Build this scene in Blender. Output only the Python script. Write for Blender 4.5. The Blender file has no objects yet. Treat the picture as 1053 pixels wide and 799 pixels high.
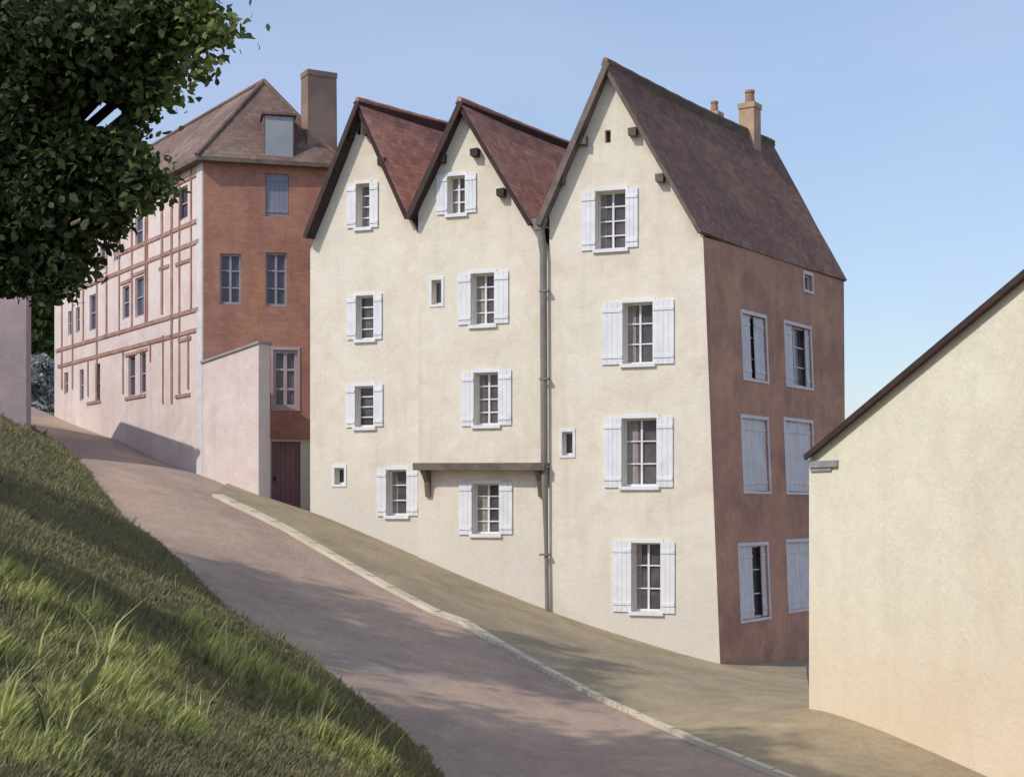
import bpy, bmesh, math, random
import numpy as np
from mathutils import Vector, noise as mnoise
from mathutils.geometry import tessellate_polygon
R = math.radians
random.seed(7); rng = np.random.default_rng(11)
sc = bpy.context.scene
COL = sc.collection

# ------------------------------------------------------------------ measuring
F, CX, HOR, EZ = 1500.0, 526.5, 520.0, 5.0
def P(px, py, d): return Vector(((px-CX)/F*d, d, EZ+(HOR-py)/F*d))
def ray(px, py): return Vector(((px-CX)/F, 1.0, (HOR-py)/F))
EYE = Vector((0, 0, EZ))
class Plane:
    """a flat wall: origin o, direction u along it, v up it, n out of it"""
    def __init__(s, o, u, v=(0, 0, 1)):
        s.o = Vector(o); s.u = Vector(u).normalized(); s.v = Vector(v).normalized()
        s.n = s.u.cross(s.v).normalized()
    def hit(s, px, py):
        r = ray(px, py); t = (s.o-EYE).dot(s.n)/r.dot(s.n)
        q = EYE+r*t-s.o
        # solve q = a u + b v
        uv = s.u.dot(s.v); a = q.dot(s.u); b = q.dot(s.v); k = 1-uv*uv
        return ((a-uv*b)/k, (b-uv*a)/k)
    def pt(s, a, b, out=0.0): return s.o+s.u*a+s.v*b+s.n*out
    def off(s, d): return Plane(s.o+s.n*d, s.u, s.v)
    def p3(s, px, py): return s.pt(*s.hit(px, py))
    def rect(s, x0, y0, x1, y1):
        xm, ym = (x0+x1)/2, (y0+y1)/2
        return (s.hit(x0, ym)[0], s.hit(xm, y1)[1], s.hit(x1, ym)[0], s.hit(xm, y0)[1])

# ------------------------------------------------------------------ materials
def mat(name, c1, c2=None, scale=1.0, rough=.85, bump=.0, bscale=30, c3=None, s3=.3, spec=.25, detail=5, w3=.5, extra=None, dist=.02, wash=.05, streak=0, grain=0):
    m = bpy.data.materials.new(name); m.use_nodes = True
    nt = m.node_tree; N = nt.nodes; L = nt.links
    b = N['Principled BSDF']; b.inputs['Roughness'].default_value = rough
    b.inputs['Specular IOR Level'].default_value = spec
    tc = N.new('ShaderNodeTexCoord')
    c2 = c2 or c1
    def noise(sc_, det=detail, rg=.55, d=0.):
        n = N.new('ShaderNodeTexNoise'); n.inputs['Scale'].default_value = sc_
        n.inputs['Detail'].default_value = det; n.inputs['Roughness'].default_value = rg
        n.inputs['Distortion'].default_value = d
        L.new(tc.outputs['Object'], n.inputs['Vector']); return n
    def mix(a, b_, f):
        x = N.new('ShaderNodeMix'); x.data_type = 'RGBA'
        for i, v in ((6, a), (7, b_)):
            if isinstance(v, tuple): x.inputs[i].default_value = (*v, 1)
            else: L.new(v, x.inputs[i])
        if isinstance(f, float): x.inputs[0].default_value = f
        else: L.new(f, x.inputs[0])
        return x.outputs[2]
    def ramp(src, a, b_):
        r = N.new('ShaderNodeMapRange'); r.inputs[1].default_value = a; r.inputs[2].default_value = b_
        r.interpolation_type = 'SMOOTHSTEP'; L.new(src, r.inputs[0]); return r.outputs[0]
    n1 = noise(scale, d=.4)
    out = mix(c1, c2, ramp(n1.outputs[0], .36, .64))
    if c3:
        n3 = noise(s3, 4, .6, .6); f = ramp(n3.outputs[0], .48, .66)
        mm = N.new('ShaderNodeMath'); mm.operation = 'MULTIPLY'; mm.inputs[1].default_value = w3
        L.new(f, mm.inputs[0]); out = mix(out, c3, mm.outputs[0])
    nw = noise(2.3, 4, .6, .8); mw = N.new('ShaderNodeMapRange'); L.new(nw.outputs[0], mw.inputs[0])
    mw.inputs[1].default_value = .3; mw.inputs[2].default_value = .7; mw.inputs[3].default_value = 1-wash; mw.inputs[4].default_value = 1+wash*.8
    hw = N.new('ShaderNodeHueSaturation'); L.new(mw.outputs[0], hw.inputs['Value']); L.new(out, hw.inputs['Color']); out = hw.outputs[0]
    if streak:                              # rain marks running down
        mp = N.new('ShaderNodeMapping'); mp.inputs['Scale'].default_value = (2.6, 2.6, .16); L.new(tc.outputs['Object'], mp.inputs[0])
        ns = N.new('ShaderNodeTexNoise'); ns.inputs['Scale'].default_value = 1; ns.inputs['Detail'].default_value = 6; ns.inputs['Roughness'].default_value = .65
        L.new(mp.outputs[0], ns.inputs['Vector']); ms = N.new('ShaderNodeMapRange'); L.new(ns.outputs[0], ms.inputs[0])
        ms.inputs[1].default_value = .52; ms.inputs[2].default_value = .78; ms.inputs[3].default_value = 1; ms.inputs[4].default_value = 1-streak
        hq = N.new('ShaderNodeHueSaturation'); L.new(ms.outputs[0], hq.inputs['Value']); L.new(out, hq.inputs['Color']); out = hq.outputs[0]
    if grain:
        ng = noise(13, 4, .75); mg = N.new('ShaderNodeMapRange'); L.new(ng.outputs[0], mg.inputs[0])
        mg.inputs[1].default_value = .3; mg.inputs[2].default_value = .7; mg.inputs[3].default_value = 1-grain; mg.inputs[4].default_value = 1+grain*.8
        hg = N.new('ShaderNodeHueSaturation'); L.new(mg.outputs[0], hg.inputs['Value']); L.new(out, hg.inputs['Color']); out = hg.outputs[0]
    # fine speckle
    n4 = noise(55, 3); mm = N.new('ShaderNodeMapRange'); L.new(n4.outputs[0], mm.inputs[0])
    mm.inputs[1].default_value = .3; mm.inputs[2].default_value = .7; mm.inputs[3].default_value = .93; mm.inputs[4].default_value = 1.06
    hs = N.new('ShaderNodeHueSaturation'); L.new(mm.outputs[0], hs.inputs['Value']); L.new(out, hs.inputs['Color'])
    out = hs.outputs[0]
    if extra: out = extra(nt, tc, out, mix, noise, ramp)
    L.new(out, b.inputs['Base Color'])
    if bump:
        nb = noise(bscale, 6, .65); bp = N.new('ShaderNodeBump'); bp.inputs['Strength'].default_value = bump
        bp.inputs['Distance'].default_value = dist; L.new(nb.outputs[0], bp.inputs['Height']); L.new(bp.outputs[0], b.inputs['Normal'])
        m['bump'] = 1
    return m

def tile_extra(dark, w=.17, h=.11, amt=.55):
    def f(nt, tc, out, mix, noise, ramp):
        N = nt.nodes; L = nt.links
        uv = N.new('ShaderNodeUVMap'); uv.uv_map = 'UVMap'
        nz = noise(.9, 3); vm = N.new('ShaderNodeVectorMath'); vm.operation = 'MULTIPLY_ADD'
        vm.inputs[1].default_value = (.12, .12, 0); L.new(nz.outputs['Color'], vm.inputs[0]); L.new(uv.outputs[0], vm.inputs[2])
        br = N.new('ShaderNodeTexBrick'); L.new(vm.outputs[0], br.inputs['Vector'])
        br.inputs['Scale'].default_value = 1; br.inputs['Brick Width'].default_value = w; br.inputs['Row Height'].default_value = h
        br.inputs['Mortar Size'].default_value = .008; br.inputs['Mortar Smooth'].default_value = .6
        br.inputs['Color1'].default_value = (1, 1, 1, 1); br.inputs['Color2'].default_value = (.62, .6, .58, 1)
        br.inputs['Mortar'].default_value = (.45, .42, .4, 1)
        x = N.new('ShaderNodeMix'); x.data_type = 'RGBA'; x.blend_type = 'MULTIPLY'; x.inputs[0].default_value = amt
        L.new(out, x.inputs[6]); L.new(br.outputs[0], x.inputs[7])
        bp = N.new('ShaderNodeBump'); bp.inputs['Strength'].default_value = .35; bp.inputs['Distance'].default_value = .02
        L.new(br.outputs[1], bp.inputs['Height']); bp.invert = True
        L.new(bp.outputs[0], N['Principled BSDF'].inputs['Normal'])
        return x.outputs[2]
    return f

def ground_streak(c, zlo, zhi, amt):
    """weathering that hugs the foot of a wall (rising damp), world height"""
    def f(nt, tc, out, mix, noise, ramp):
        N = nt.nodes; L = nt.links
        sx = N.new('ShaderNodeSeparateXYZ'); L.new(tc.outputs['Object'], sx.inputs[0])
        nz = noise(1.3, 5, .6)
        ad = N.new('ShaderNodeMath'); ad.operation = 'MULTIPLY_ADD'; ad.inputs[1].default_value = 1.4
        L.new(nz.outputs[0], ad.inputs[0]); L.new(sx.outputs[2], ad.inputs[2])
        r = ramp(ad.outputs[0], zhi, zlo)
        mm = N.new('ShaderNodeMath'); mm.operation = 'MULTIPLY'; mm.inputs[1].default_value = amt; L.new(r, mm.inputs[0])
        return mix(out, c, mm.outputs[0])
    return f

M = {}
M['cream']   = mat('cream_plaster', (.86, .785, .65), (.815, .74, .60), .55, .92, .7, 9, (.77, .63, .51), .35, w3=.75, spec=.1, wash=.06, streak=.10, grain=.03, extra=ground_streak((.66, .62, .55), .8, 3.6, .6))
M['cream_g'] = mat('pale_yellow_plaster', (.86, .80, .63), (.82, .76, .585), .4, .92, .7, 9, (.76, .64, .48), .22, w3=.6, spec=.1, wash=.05, streak=.07, grain=.05, extra=ground_streak((.80, .60, .42), .2, 4.0, .6))
M['pink']    = mat('pink_white_plaster', (.76, .65, .60), (.71, .58, .53), .6, .92, .6, 10, (.78, .72, .68), .45, w3=.7, spec=.1, wash=.07, streak=.15, grain=.04)
M['mauve']   = mat('mauve_plaster', (.44, .33, .33), (.38, .30, .30), .5, .92, .5, 10, (.34, .31, .31), .5, spec=.1, wash=.1, streak=.15)
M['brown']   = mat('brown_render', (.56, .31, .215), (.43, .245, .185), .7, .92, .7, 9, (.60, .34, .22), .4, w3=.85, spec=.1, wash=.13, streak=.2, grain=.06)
M['brick']   = mat('orange_brick', (.50, .265, .195), (.42, .215, .165), .8, .9, .4, 12, (.57, .29, .18), .5, w3=.8, spec=.1, wash=.12, streak=.12, grain=.06, extra=tile_extra((.2, .1, .07), .24, .08, .35))
M['roof_d']  = mat('dark_brown_tiles', (.29, .17, .135), (.235, .14, .12), .6, .85, 0, 20, (.34, .205, .145), .35, w3=.6, spec=.12, wash=.09, grain=.08, extra=tile_extra(0, .2, .15, .85))
M['roof_r']  = mat('red_brown_tiles', (.60, .30, .22), (.50, .25, .19), .7, .85, 0, 20, (.68, .36, .24), .4, w3=.6, spec=.12, wash=.12, grain=.12, extra=tile_extra(0, .2, .15, .85))
M['roof_b']  = mat('mauve_brown_tiles', (.27, .18, .15), (.21, .14, .125), .5, .85, 0, 20, (.34, .25, .20), .4, w3=.7, spec=.12, wash=.1, grain=.1, extra=tile_extra(0, .2, .15, .7))
M['wood_d']  = mat('dark_wood', (.075, .045, .04), (.05, .035, .033), 3, .8, .3, 25)
M['wood_g']  = mat('weathered_wood', (.20, .16, .13), (.14, .11, .095), 3, .8, .3, 25)
M['timber']  = mat('red_timber', (.44, .27, .22), (.36, .20, .16), 2, .8, .3, 25, (.52, .37, .32), 1.2, wash=.12)
M['white']   = mat('white_paint', (.86, .86, .87), (.80, .80, .82), 2.5, .6, .1, 30, (.68, .66, .65), 1.7, w3=.35, streak=.12)
M['shade_w'] = mat('shaded_grey_white_paint', (.74, .70, .70), (.66, .62, .63), 2.5, .6, .1, 30, streak=.15)  # white darkened for the shaded side wall; own grey-white of the corner post
M['frame_g'] = mat('grey_frame_paint', (.40, .37, .40), (.34, .32, .36), 2.5, .6)
M['frame_p'] = mat('pale_mauve_paint', (.52, .42, .44), (.46, .38, .41), 2.5, .6)
M['glass']   = mat('dark_window_glass', (.075, .065, .075), (.15, .135, .145), .8, .16, .10, 1.6, spec=.5, wash=.25)
M['glass_b'] = mat('blue_grey_window_glass', (.07, .075, .11), (.10, .10, .14), 1.4, .22, .08, 2.2, spec=.5)
M['slate_bl']= mat('faded_blue_paint', (.25, .28, .37), (.30, .30, .38), 1.5, .7, .15, 20)
M['pale_bl'] = mat('pale_blue_paint', (.33, .37, .40), (.38, .40, .41), 1.5, .7, .15, 20)
M['door']    = mat('plum_door_paint', (.33, .19, .20), (.26, .155, .175), 1.2, .7, .2, 20)
M['pipe']    = mat('grey_zinc', (.25, .235, .20), (.20, .185, .16), 2, .6, .1, 10)
M['stone_k'] = mat('pale_kerb_stone', (.68, .60, .45), (.56, .49, .36), 1.2, .9, .4, 12)
M['stone_g'] = mat('grey_stone', (.36, .36, .34), (.28, .28, .28), 2.5, .9, .5, 8)
M['chim']    = mat('sandy_chimney_brick', (.55, .38, .25), (.44, .30, .21), 1.5, .9, .3, 16)
M['chim_b']  = mat('brown_chimney_brick', (.29, .205, .16), (.23, .165, .135), 1.2, .9, .3, 16, (.34, .26, .20), .8)
M['pot']     = mat('terracotta', (.42, .23, .15), (.33, .18, .12), 3, .8)
M['reveal_shade'] = mat('grey_brown_reveal_shade', (.40, .345, .31), (.31, .27, .25), 3, .9)  # tone of the shaded left window reveal, put into the colour
M['asphalt'] = mat('worn_shaded_road', (.49, .36, .265), (.385, .285, .225), .28, .95, .9, 14, (.355, .29, .26), .14, w3=.9, spec=.1, wash=.12, grain=.13, dist=.03)  # worn surface; its broad mauve-brown patches stand in for shade
M['pave']    = mat('dusty_pavement', (.41, .33, .215), (.335, .27, .18), .6, .95, .9, 14, (.48, .38, .24), .4, spec=.1, wash=.12, grain=.13, dist=.03)
M['soil']    = mat('grassy_ground', (.17, .17, .095), (.14, .14, .09), .5, 1, .6, 8, (.20, .20, .09), .3, spec=.05)
M['bark']    = mat('bark', (.055, .042, .032), (.035, .028, .024), 4, .95, .6, 14)

# ------------------------------------------------------------------ object helpers
def tag(o, label=None, cat=None, group=None, kind=None):
    if label: o['label'] = label
    if cat: o['category'] = cat
    if group: o['group'] = group
    if kind: o['kind'] = kind
    return o
def thing(name, label, cat, loc=(0, 0, 0), group=None):
    o = bpy.data.objects.new(name, None); COL.objects.link(o); o.location = loc
    o.empty_display_size = .3
    return tag(o, label, cat, group)
class MB:
    """collects faces of one mesh, each with its own planar UV in metres"""
    def __init__(s): s.v = []; s.f = []; s.uv = []; s.m = []; s.mi = 0
    def face(s, pts, uvs=None, flip=False):
        pts = [Vector(p) for p in pts]
        if uvs is None:
            n = (pts[1]-pts[0]).cross(pts[2]-pts[0])
            if n.length < 1e-9 and len(pts) > 3: n = (pts[2]-pts[0]).cross(pts[3]-pts[0])
            n.normalize() if n.length else None
            u = Vector((0, 0, 1)).cross(n)
            if u.length < .05: u = Vector((1, 0, 0))
            u.normalize(); w = n.cross(u)
            uvs = [(p.dot(u), p.dot(w)) for p in pts]
        if flip: pts = pts[::-1]; uvs = uvs[::-1]
        b = len(s.v); s.v += pts; s.f.append(list(range(b, b+len(pts)))); s.uv += uvs; s.m.append(s.mi)
    def hexa(s, a):          # a: 4 bottom + 4 top points (ccw from above)
        s.face([a[3], a[2], a[1], a[0]]); s.face(a[4:8])
        for i in range(4):
            j = (i+1) % 4; s.face([a[i], a[j], a[4+j], a[4+i]])
    def slab(s, quad, d):    # polygon + thickness vector pointing behind it
        q = [Vector(p) for p in quad]; d = Vector(d); b = [p+d for p in q]
        s.face(q); s.face(b[::-1])
        for i in range(len(q)):
            j = (i+1) % len(q); s.face([q[j], q[i], b[i], b[j]])
    def box_on(s, pl, u0, v0, u1, v1, o0, o1):
        s.slab([pl.pt(u0, v0, o1), pl.pt(u1, v0, o1), pl.pt(u1, v1, o1), pl.pt(u0, v1, o1)], pl.n*(o0-o1))
    def beam(s, a, b, w, h, side=None):
        a = Vector(a); b = Vector(b); d = (b-a).normalized()
        x = Vector(side) if side is not None else d.cross(Vector((0, 0, 1)))
        if x.length < .01: x = Vector((1, 0, 0))
        x = (x-d*x.dot(d)).normalized(); y = d.cross(x)
        c = [(-w/2, -h/2), (w/2, -h/2), (w/2, h/2), (-w/2, h/2)]
        A = [a+x*p+y*q for p, q in c]; B = [b+x*p+y*q for p, q in c]
        s.face(A[::-1]); s.face(B)
        for i in range(4):
            j = (i+1) % 4; s.face([A[i], A[j], B[j], B[i]])
    def tube(s, pts, rad, n=8, cap=True):
        pts = [Vector(p) for p in pts]; rings = []
        for i, p in enumerate(pts):
            d = (pts[min(i+1, len(pts)-1)]-pts[max(i-1, 0)]).normalized()
            x = d.cross(Vector((.13, .31, .94))); x.normalize(); y = d.cross(x)
            r = rad[i] if hasattr(rad, '__len__') else rad
            rings.append([p+(x*math.cos(k*2*math.pi/n)+y*math.sin(k*2*math.pi/n))*r for k in range(n)])
        for a, b in zip(rings, rings[1:]):
            for k in range(n):
                j = (k+1) % n; s.face([a[k], a[j], b[j], b[k]])
        if cap: s.face(rings[0][::-1]); s.face(rings[-1])
    def build(s, name, m, parent=None, smooth=False, weld=False, bevel=0):
        me = bpy.data.meshes.new(name); me.from_pydata([tuple(p) for p in s.v], [], s.f)
        uvl = me.uv_layers.new(name='UVMap')
        uvl.data.foreach_set('uv', np.array(s.uv, dtype=np.float32).ravel())
        for mm in (m if isinstance(m, (list, tuple)) else [m]): me.materials.append(mm)
        if isinstance(m, (list, tuple)): me.polygons.foreach_set('material_index', s.m)
        if weld or bevel:
            bm = bmesh.new(); bm.from_mesh(me); bmesh.ops.remove_doubles(bm, verts=bm.verts, dist=1e-4)
            bmesh.ops.recalc_face_normals(bm, faces=bm.faces); bm.to_mesh(me); bm.free()
        if smooth: me.polygons.foreach_set('use_smooth', [True]*len(me.polygons))
        o = bpy.data.objects.new(name, me); COL.objects.link(o)
        if parent:
            o.parent = parent
            w = parent
            off = Vector((0, 0, 0))
            while w: off += w.location; w = w.parent
            me.transform(__import__('mathutils').Matrix.Translation(-off))
        if bevel:
            b = o.modifiers.new('bevel', 'BEVEL'); b.width = bevel; b.segments = 2; b.limit_method = 'ANGLE'
        return o

def wall_mesh(mb, pl, outer, holes, thick):
    """prism of a flat wall with openings; outer/holes are (u,v) lists"""
    loops = [outer]+[[(a, b), (c, b), (c, d), (a, d)] for a, b, c, d in holes]
    vec = [[Vector((p[0], p[1], 0)) for p in lp] for lp in loops]
    flat = [p for lp in loops for p in lp]
    for t in tessellate_polygon(vec):
        q = [flat[i] for i in t]
        ar = (q[1][0]-q[0][0])*(q[2][1]-q[0][1])-(q[2][0]-q[0][0])*(q[1][1]-q[0][1])
        if ar < 0: q = q[::-1]
        mb.face([pl.pt(a, b) for a, b in q], [(a, b) for a, b in q])
        mb.face([pl.pt(a, b, -thick) for a, b in q[::-1]], [(a, b) for a, b in q[::-1]])
    for li, lp in enumerate(loops):
        n = len(lp)
        for i in range(n):
            a, b = lp[i], lp[(i+1) % n]
            mb.face([pl.pt(*a), pl.pt(*b), pl.pt(*b, -thick), pl.pt(*a, -thick)], flip=(li == 0))

def window(par, pl, op, rows=4, cols=2, shut=(0, 0), fm='white', gm='glass', deep=.20, sill=True, surround=True,
           sm='white', sh_over=.05, closed=None, bar=.045, name='window', label=None, curt=0):
    """op = (u0,v0,u1,v1) opening in wall coordinates"""
    u0, v0, u1, v1 = op
    g = MB(); g.box_on(pl, u0+.002, v0+.002, u1-.002, v1-.002, -deep-.06, -deep-.03)
    w = g.build(name, M[gm], par)
    if label: w['label'] = label
    f = MB(); b = bar
    f.box_on(pl, u0+.003, v0+.003, u0+b, v1-.003, -deep-.028, -deep+.03); f.box_on(pl, u1-b, v0+.003, u1-.003, v1-.003, -deep-.028, -deep+.03)
    f.box_on(pl, u0+b, v0+.003, u1-b, v0+b*1.3, -deep-.028, -deep+.03); f.box_on(pl, u0+b, v1-b, u1-b, v1-.003, -deep-.028, -deep+.03)
    for c in range(1, cols):
        x = u0+(u1-u0)*c/cols; ww = b*.55
        f.box_on(pl, x-ww, v0+b*1.3, x+ww, v1-b, -deep-.026, -deep+.027)
    xs = [u0+b]+[u0+(u1-u0)*c/cols for c in range(1, cols)]+[u1-b]
    for c in range(cols):
        a = xs[c]+(b*.55 if c else 0); e = xs[c+1]-(b*.55 if c < cols-1 else 0)
        for r in range(1, rows):
            z = v0+(v1-v0)*r/rows
            f.box_on(pl, a, z-b*.36, e, z+b*.36, -deep-.024, -deep+.018)
    f.build('frame', M[fm], w)
    if curt > 0:  # ribbed strip standing in for the shaded left reveal
        c = MB(); n = 5; e = u0+b+(u1-u0-2*b)*curt
        for i in range(n):
            a0 = u0+b+(e-u0-b)*i/n; a1 = u0+b+(e-u0-b)*(i+1)/n
            c.box_on(pl, a0, v0+b*1.3, a1, v1-b, -deep-.0295, -deep-.0275+(.012 if i % 2 else 0)-.012*(i % 2 == 0)*0)
        c.build('reveal_shade', M['reveal_shade'], w)
    if surround:
        s = MB(); t = .07
        s.box_on(pl, u0-t, v1, u1+t, v1+t*1.3, .002, .025)
        if not shut[0]: s.box_on(pl, u0-t, v0, u0, v1, .002, .022)
        if not shut[1]: s.box_on(pl, u1, v0, u1+t, v1, .002, .022)
        if not sill: s.box_on(pl, u0-t, v0-t, u1+t, v0, .002, .025)
        s.build('surround', M[fm], w)
    if sill:
        s = MB(); s.box_on(pl, u0-.08, v0-.09, u1+.08, v0-.002, -deep+.04, .07); s.build('sill', M[fm], w)
    for side, ww in ((0, shut[0]), (1, shut[1])):
        if ww <= 0: continue
        a, e = (u0-ww, u0-.012) if side == 0 else (u1+.012, u1+ww)
        shutter(w, pl, a, v0-sh_over+.05, e, v1+.03, .012, sm)
    return w
def shutter(par, pl, a, v0, e, v1, o0, sm):
    v0 += random.uniform(-.03, .02); v1 += random.uniform(-.015, .025); s = MB(); n = max(2, int(round((e-a)/.13))); 
    for k in range(n):
        x0 = a+(e-a)*k/n+.003; x1 = a+(e-a)*(k+1)/n-.003
        s.box_on(pl, x0, v0, x1, v1, o0, o0+.028+.002*(k % 2))
    for z in (v0+(v1-v0)*.12, v0+(v1-v0)*.86):
        s.box_on(pl, a+.01, z-.04, e-.01, z+.04, o0+.031, o0+.048)
    return s.build('shutter', M[sm], par)

# ------------------------------------------------------------------ plan of the place
FD = Vector((4000, -1500, 0)).normalized()              # along the cream fronts, towards the right
corner = P(738, 685, 36.6)
D3 = Vector((1034, 1500, 0)).normalized()               # back along the side wall / ridges
PL3 = Plane(P(738, 520, 36.6)-Vector((0, 0, 5)), FD)    # v = world height (origin at z 0)
PL3.o.z = 0
TD = Vector((-1006, 1500, 0)).normalized()              # timber wall, going back to the left
BC = P(209, 520, 42.6); BC.z = 0
BD = Vector((.97, .24, 0)).normalized()                 # brick end wall, towards the right
PLB = Plane(BC, BD)
PLT = Plane(BC, -TD)                                    # timber wall plane (u negative going back)
RC = P(832, 520, 27.0); RC.z = 0
RD = Vector((.385, -.923, 0)).normalized()
PLR = Plane(RC, RD)

# ------------------------------------------------------------------ street surface (thin-plate through measured points)
def onp(pl, px, py): return pl.p3(px, py)
edge_px = [(20, 430, 52), (60, 462, 43.5), (100, 500, 37), (136, 547, 33), (178, 574, 30.4), (215, 610, 28.3), (260, 655, 26.6), (330, 690, 25), (372, 722, 23.6), (420, 760, 22.6), (452, 799, 21.6)]
ctrl = [onp(PL3, 738, 686), onp(PL3, 650, 660), onp(PL3, 565, 632), onp(PL3, 430, 577), onp(PL3, 320, 529),
        onp(PLB, 300, 526), onp(PLT, 210, 489), onp(PLT, 130, 457), onp(PLT, 60, 430), onp(PLT, 268, 520),
        P(832, 676, 41.5), P(870, 672, 46), onp(PLR, 835, 730), onp(PLR, 1000, 797), onp(PLR, 1053, 822),
        P(600, 799, 22), P(800, 799, 22.3), P(600, 740, 26), P(770, 740, 27.5)]
ctrl += [P(*e) for e in edge_px]
ctrl += [Vector((1, 10, EZ-4.3)), Vector((8, 8, EZ-4.6)), Vector((16, 30, EZ-5.2)), Vector((18, 50, EZ-5.4)), Vector((5, 55, EZ-3.4)), Vector((-5, 60, EZ+1.0)), Vector((-24, 60, EZ+5)), Vector((-20, 72, EZ+5.6)), Vector((-12, 22, EZ-.6)), Vector((-18, 36, EZ+2))]
CP = np.array([[c.x, c.y] for c in ctrl]); CZ = np.array([c.z for c in ctrl])
def U(r2): return np.where(r2 > 1e-9, r2*np.log(np.maximum(r2, 1e-9))*.5, 0)
n_ = len(CP); d2 = ((CP[:, None]-CP[None])**2).sum(-1)
K = U(d2)+np.eye(n_)*1.5; Pm = np.hstack([np.ones((n_, 1)), CP])
A = np.vstack([np.hstack([K, Pm]), np.hstack([Pm.T, np.zeros((3, 3))])])
sol = np.linalg.solve(A, np.concatenate([CZ, [0, 0, 0]])); W_, A_ = sol[:n_], sol[n_:]
def H(x, y):
    x = np.atleast_1d(np.asarray(x, float)); y = np.atleast_1d(np.asarray(y, float))
    xc = np.clip(x, -30, 22); yc = np.clip(y, 6, 72)
    r2 = (xc[..., None]-CP[:, 0])**2+(yc[..., None]-CP[:, 1])**2
    return U(r2)@W_+A_[0]+A_[1]*xc+A_[2]*yc
edge = [Vector((-34, 76, 0)), Vector((-25, 64, 0))]+[Vector((P(*e).x, P(*e).y, 0)) for e in edge_px]+[Vector((.6, 17, 0)), Vector((2.6, 11, 0)), Vector((5, 3, 0)), Vector((9, -12, 0))]
EP = np.array([[p.x, p.y] for p in edge])
def bank_d(x, y):
    """signed distance from the road's grassy edge, + on the bank side"""
    q = np.stack([np.ravel(x), np.ravel(y)], -1); best = np.full(len(q), 1e9); sg = np.ones(len(q))
    for a, b in zip(EP[:-1], EP[1:]):
        ab = b-a; t = np.clip(((q-a)@ab)/(ab@ab), 0, 1); c = a+t[:, None]*ab
        dd = np.hypot(*(q-c).T); cr = ab[0]*(q[:, 1]-a[1])-ab[1]*(q[:, 0]-a[0])
        m = dd < best-1e-9; best = np.where(m, dd, best); sg = np.where(m, np.where(cr < 0, 1, -1), sg)
    return (best*sg).reshape(np.shape(x))
def n2(x, y, s=1.): 
    return np.array([mnoise.noise(Vector((a*s, b*s, 3.1))) for a, b in zip(np.ravel(x), np.ravel(y))]).reshape(np.shape(x))
def G(x, y):
    """ground height incl. bank"""
    x = np.atleast_1d(np.asarray(x, float)); y = np.atleast_1d(np.asarray(y, float))
    d = np.maximum(bank_d(x, y), 0)
    rise = 3.6*(1-np.exp(-d/8.5))+.10*np.clip(d/.35, 0, 1)
    return H(x, y)+rise+np.clip(d, 0, 2)*.5*(.16*n2(x, y, .45)+.05*n2(x, y, 1.7))
def Gs(x, y): return float(G(x, y)[0])
def Hs(x, y): return float(H(x, y)[0])
def street_hit(px, py, f=Hs):
    r = ray(px, py); lo = 6.
    for k in range(900):
        d = 6+k*.08; p = EYE+r*d
        if p.z < f(p.x, p.y): return p
    return p

def grid_obj(name, X, Y, Z, m):
    ny, nx = X.shape; me = bpy.data.meshes.new(name)
    v = np.stack([X, Y, Z], -1).reshape(-1, 3)
    i = np.arange(nx*ny).reshape(ny, nx)
    f = np.stack([i[:-1, :-1], i[:-1, 1:], i[1:, 1:], i[1:, :-1]], -1).reshape(-1, 4)
    me.from_pydata(v.tolist(), [], f.tolist()); me.materials.append(m)
    me.polygons.foreach_set('use_smooth', [True]*len(me.polygons))
    o = bpy.data.objects.new(name, me); COL.objects.link(o); return o
# ground sheet out to the horizon
def axis(lo, hi, st, far): 
    a = list(np.arange(lo, hi+.001, st)); s = st; p = hi; up = []
    while p < far: s *= 1.6; p += s; up.append(p)
    s = st; p = lo; dn = []
    while p > -far: s *= 1.6; p -= s; dn.append(p)
    return np.array(dn[::-1]+a+up)
gx, gy = np.meshgrid(axis(-30, 22, .35, 900), axis(-8, 76, .35, 900))
gz = G(gx.ravel(), gy.ravel()).reshape(gx.shape)
bd = bank_d(gx, gy); gz = np.where(bd < .15, gz-.06, gz); gz = np.where(bd < -.5, gz-.2, gz)
ground = grid_obj('ground', gx, gy, gz, M['soil']); tag(ground, kind='structure')

# road : strip between grassy edge and house side
right_pts = [Vector((-21, 76, 0)), PLT.pt(-26, 0), PLT.pt(-14, 0), PLT.pt(-6, 0), PLT.pt(0, 0), PLB.pt(2, 0, -.3), PL3.p3(325, 520), PL3.p3(430, 520), PL3.p3(565, 520),
             Vector((corner.x, corner.y, 0)), Vector((14, 46, 0)), Vector((26, 40, 0)), Vector((26, 20, 0)), Vector((24, 8, 0)), Vector((22, -12, 0))]
def resample(pts, n):
    p = np.array([[a.x, a.y] for a in pts]); s = np.concatenate([[0], np.cumsum(np.hypot(*np.diff(p, axis=0).T))]); t = np.linspace(0, s[-1], n)
    return np.stack([np.interp(t, s, p[:, 0]), np.interp(t, s, p[:, 1])], -1)
def strip(name, A, B, nx, m, dz, zf=H):
    t = np.linspace(0, 1, nx)[None, :, None]; q = A[:, None]*(1-t)+B[:, None]*t
    z = zf(q[..., 0].ravel(), q[..., 1].ravel()).reshape(q.shape[:2])+dz
    o = grid_obj(name, q[..., 0], q[..., 1], z, m)
    return o
# pair each edge station with a house-side station by walking both lines together
nst = 260
LE = resample(edge[1:], nst); LE += (rng.random(LE.shape)-.5)*.03
RE = resample(right_pts, nst)
road = strip('road', LE, RE, 70, M['asphalt'], .012)
tag(road, kind='structure')

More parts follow.
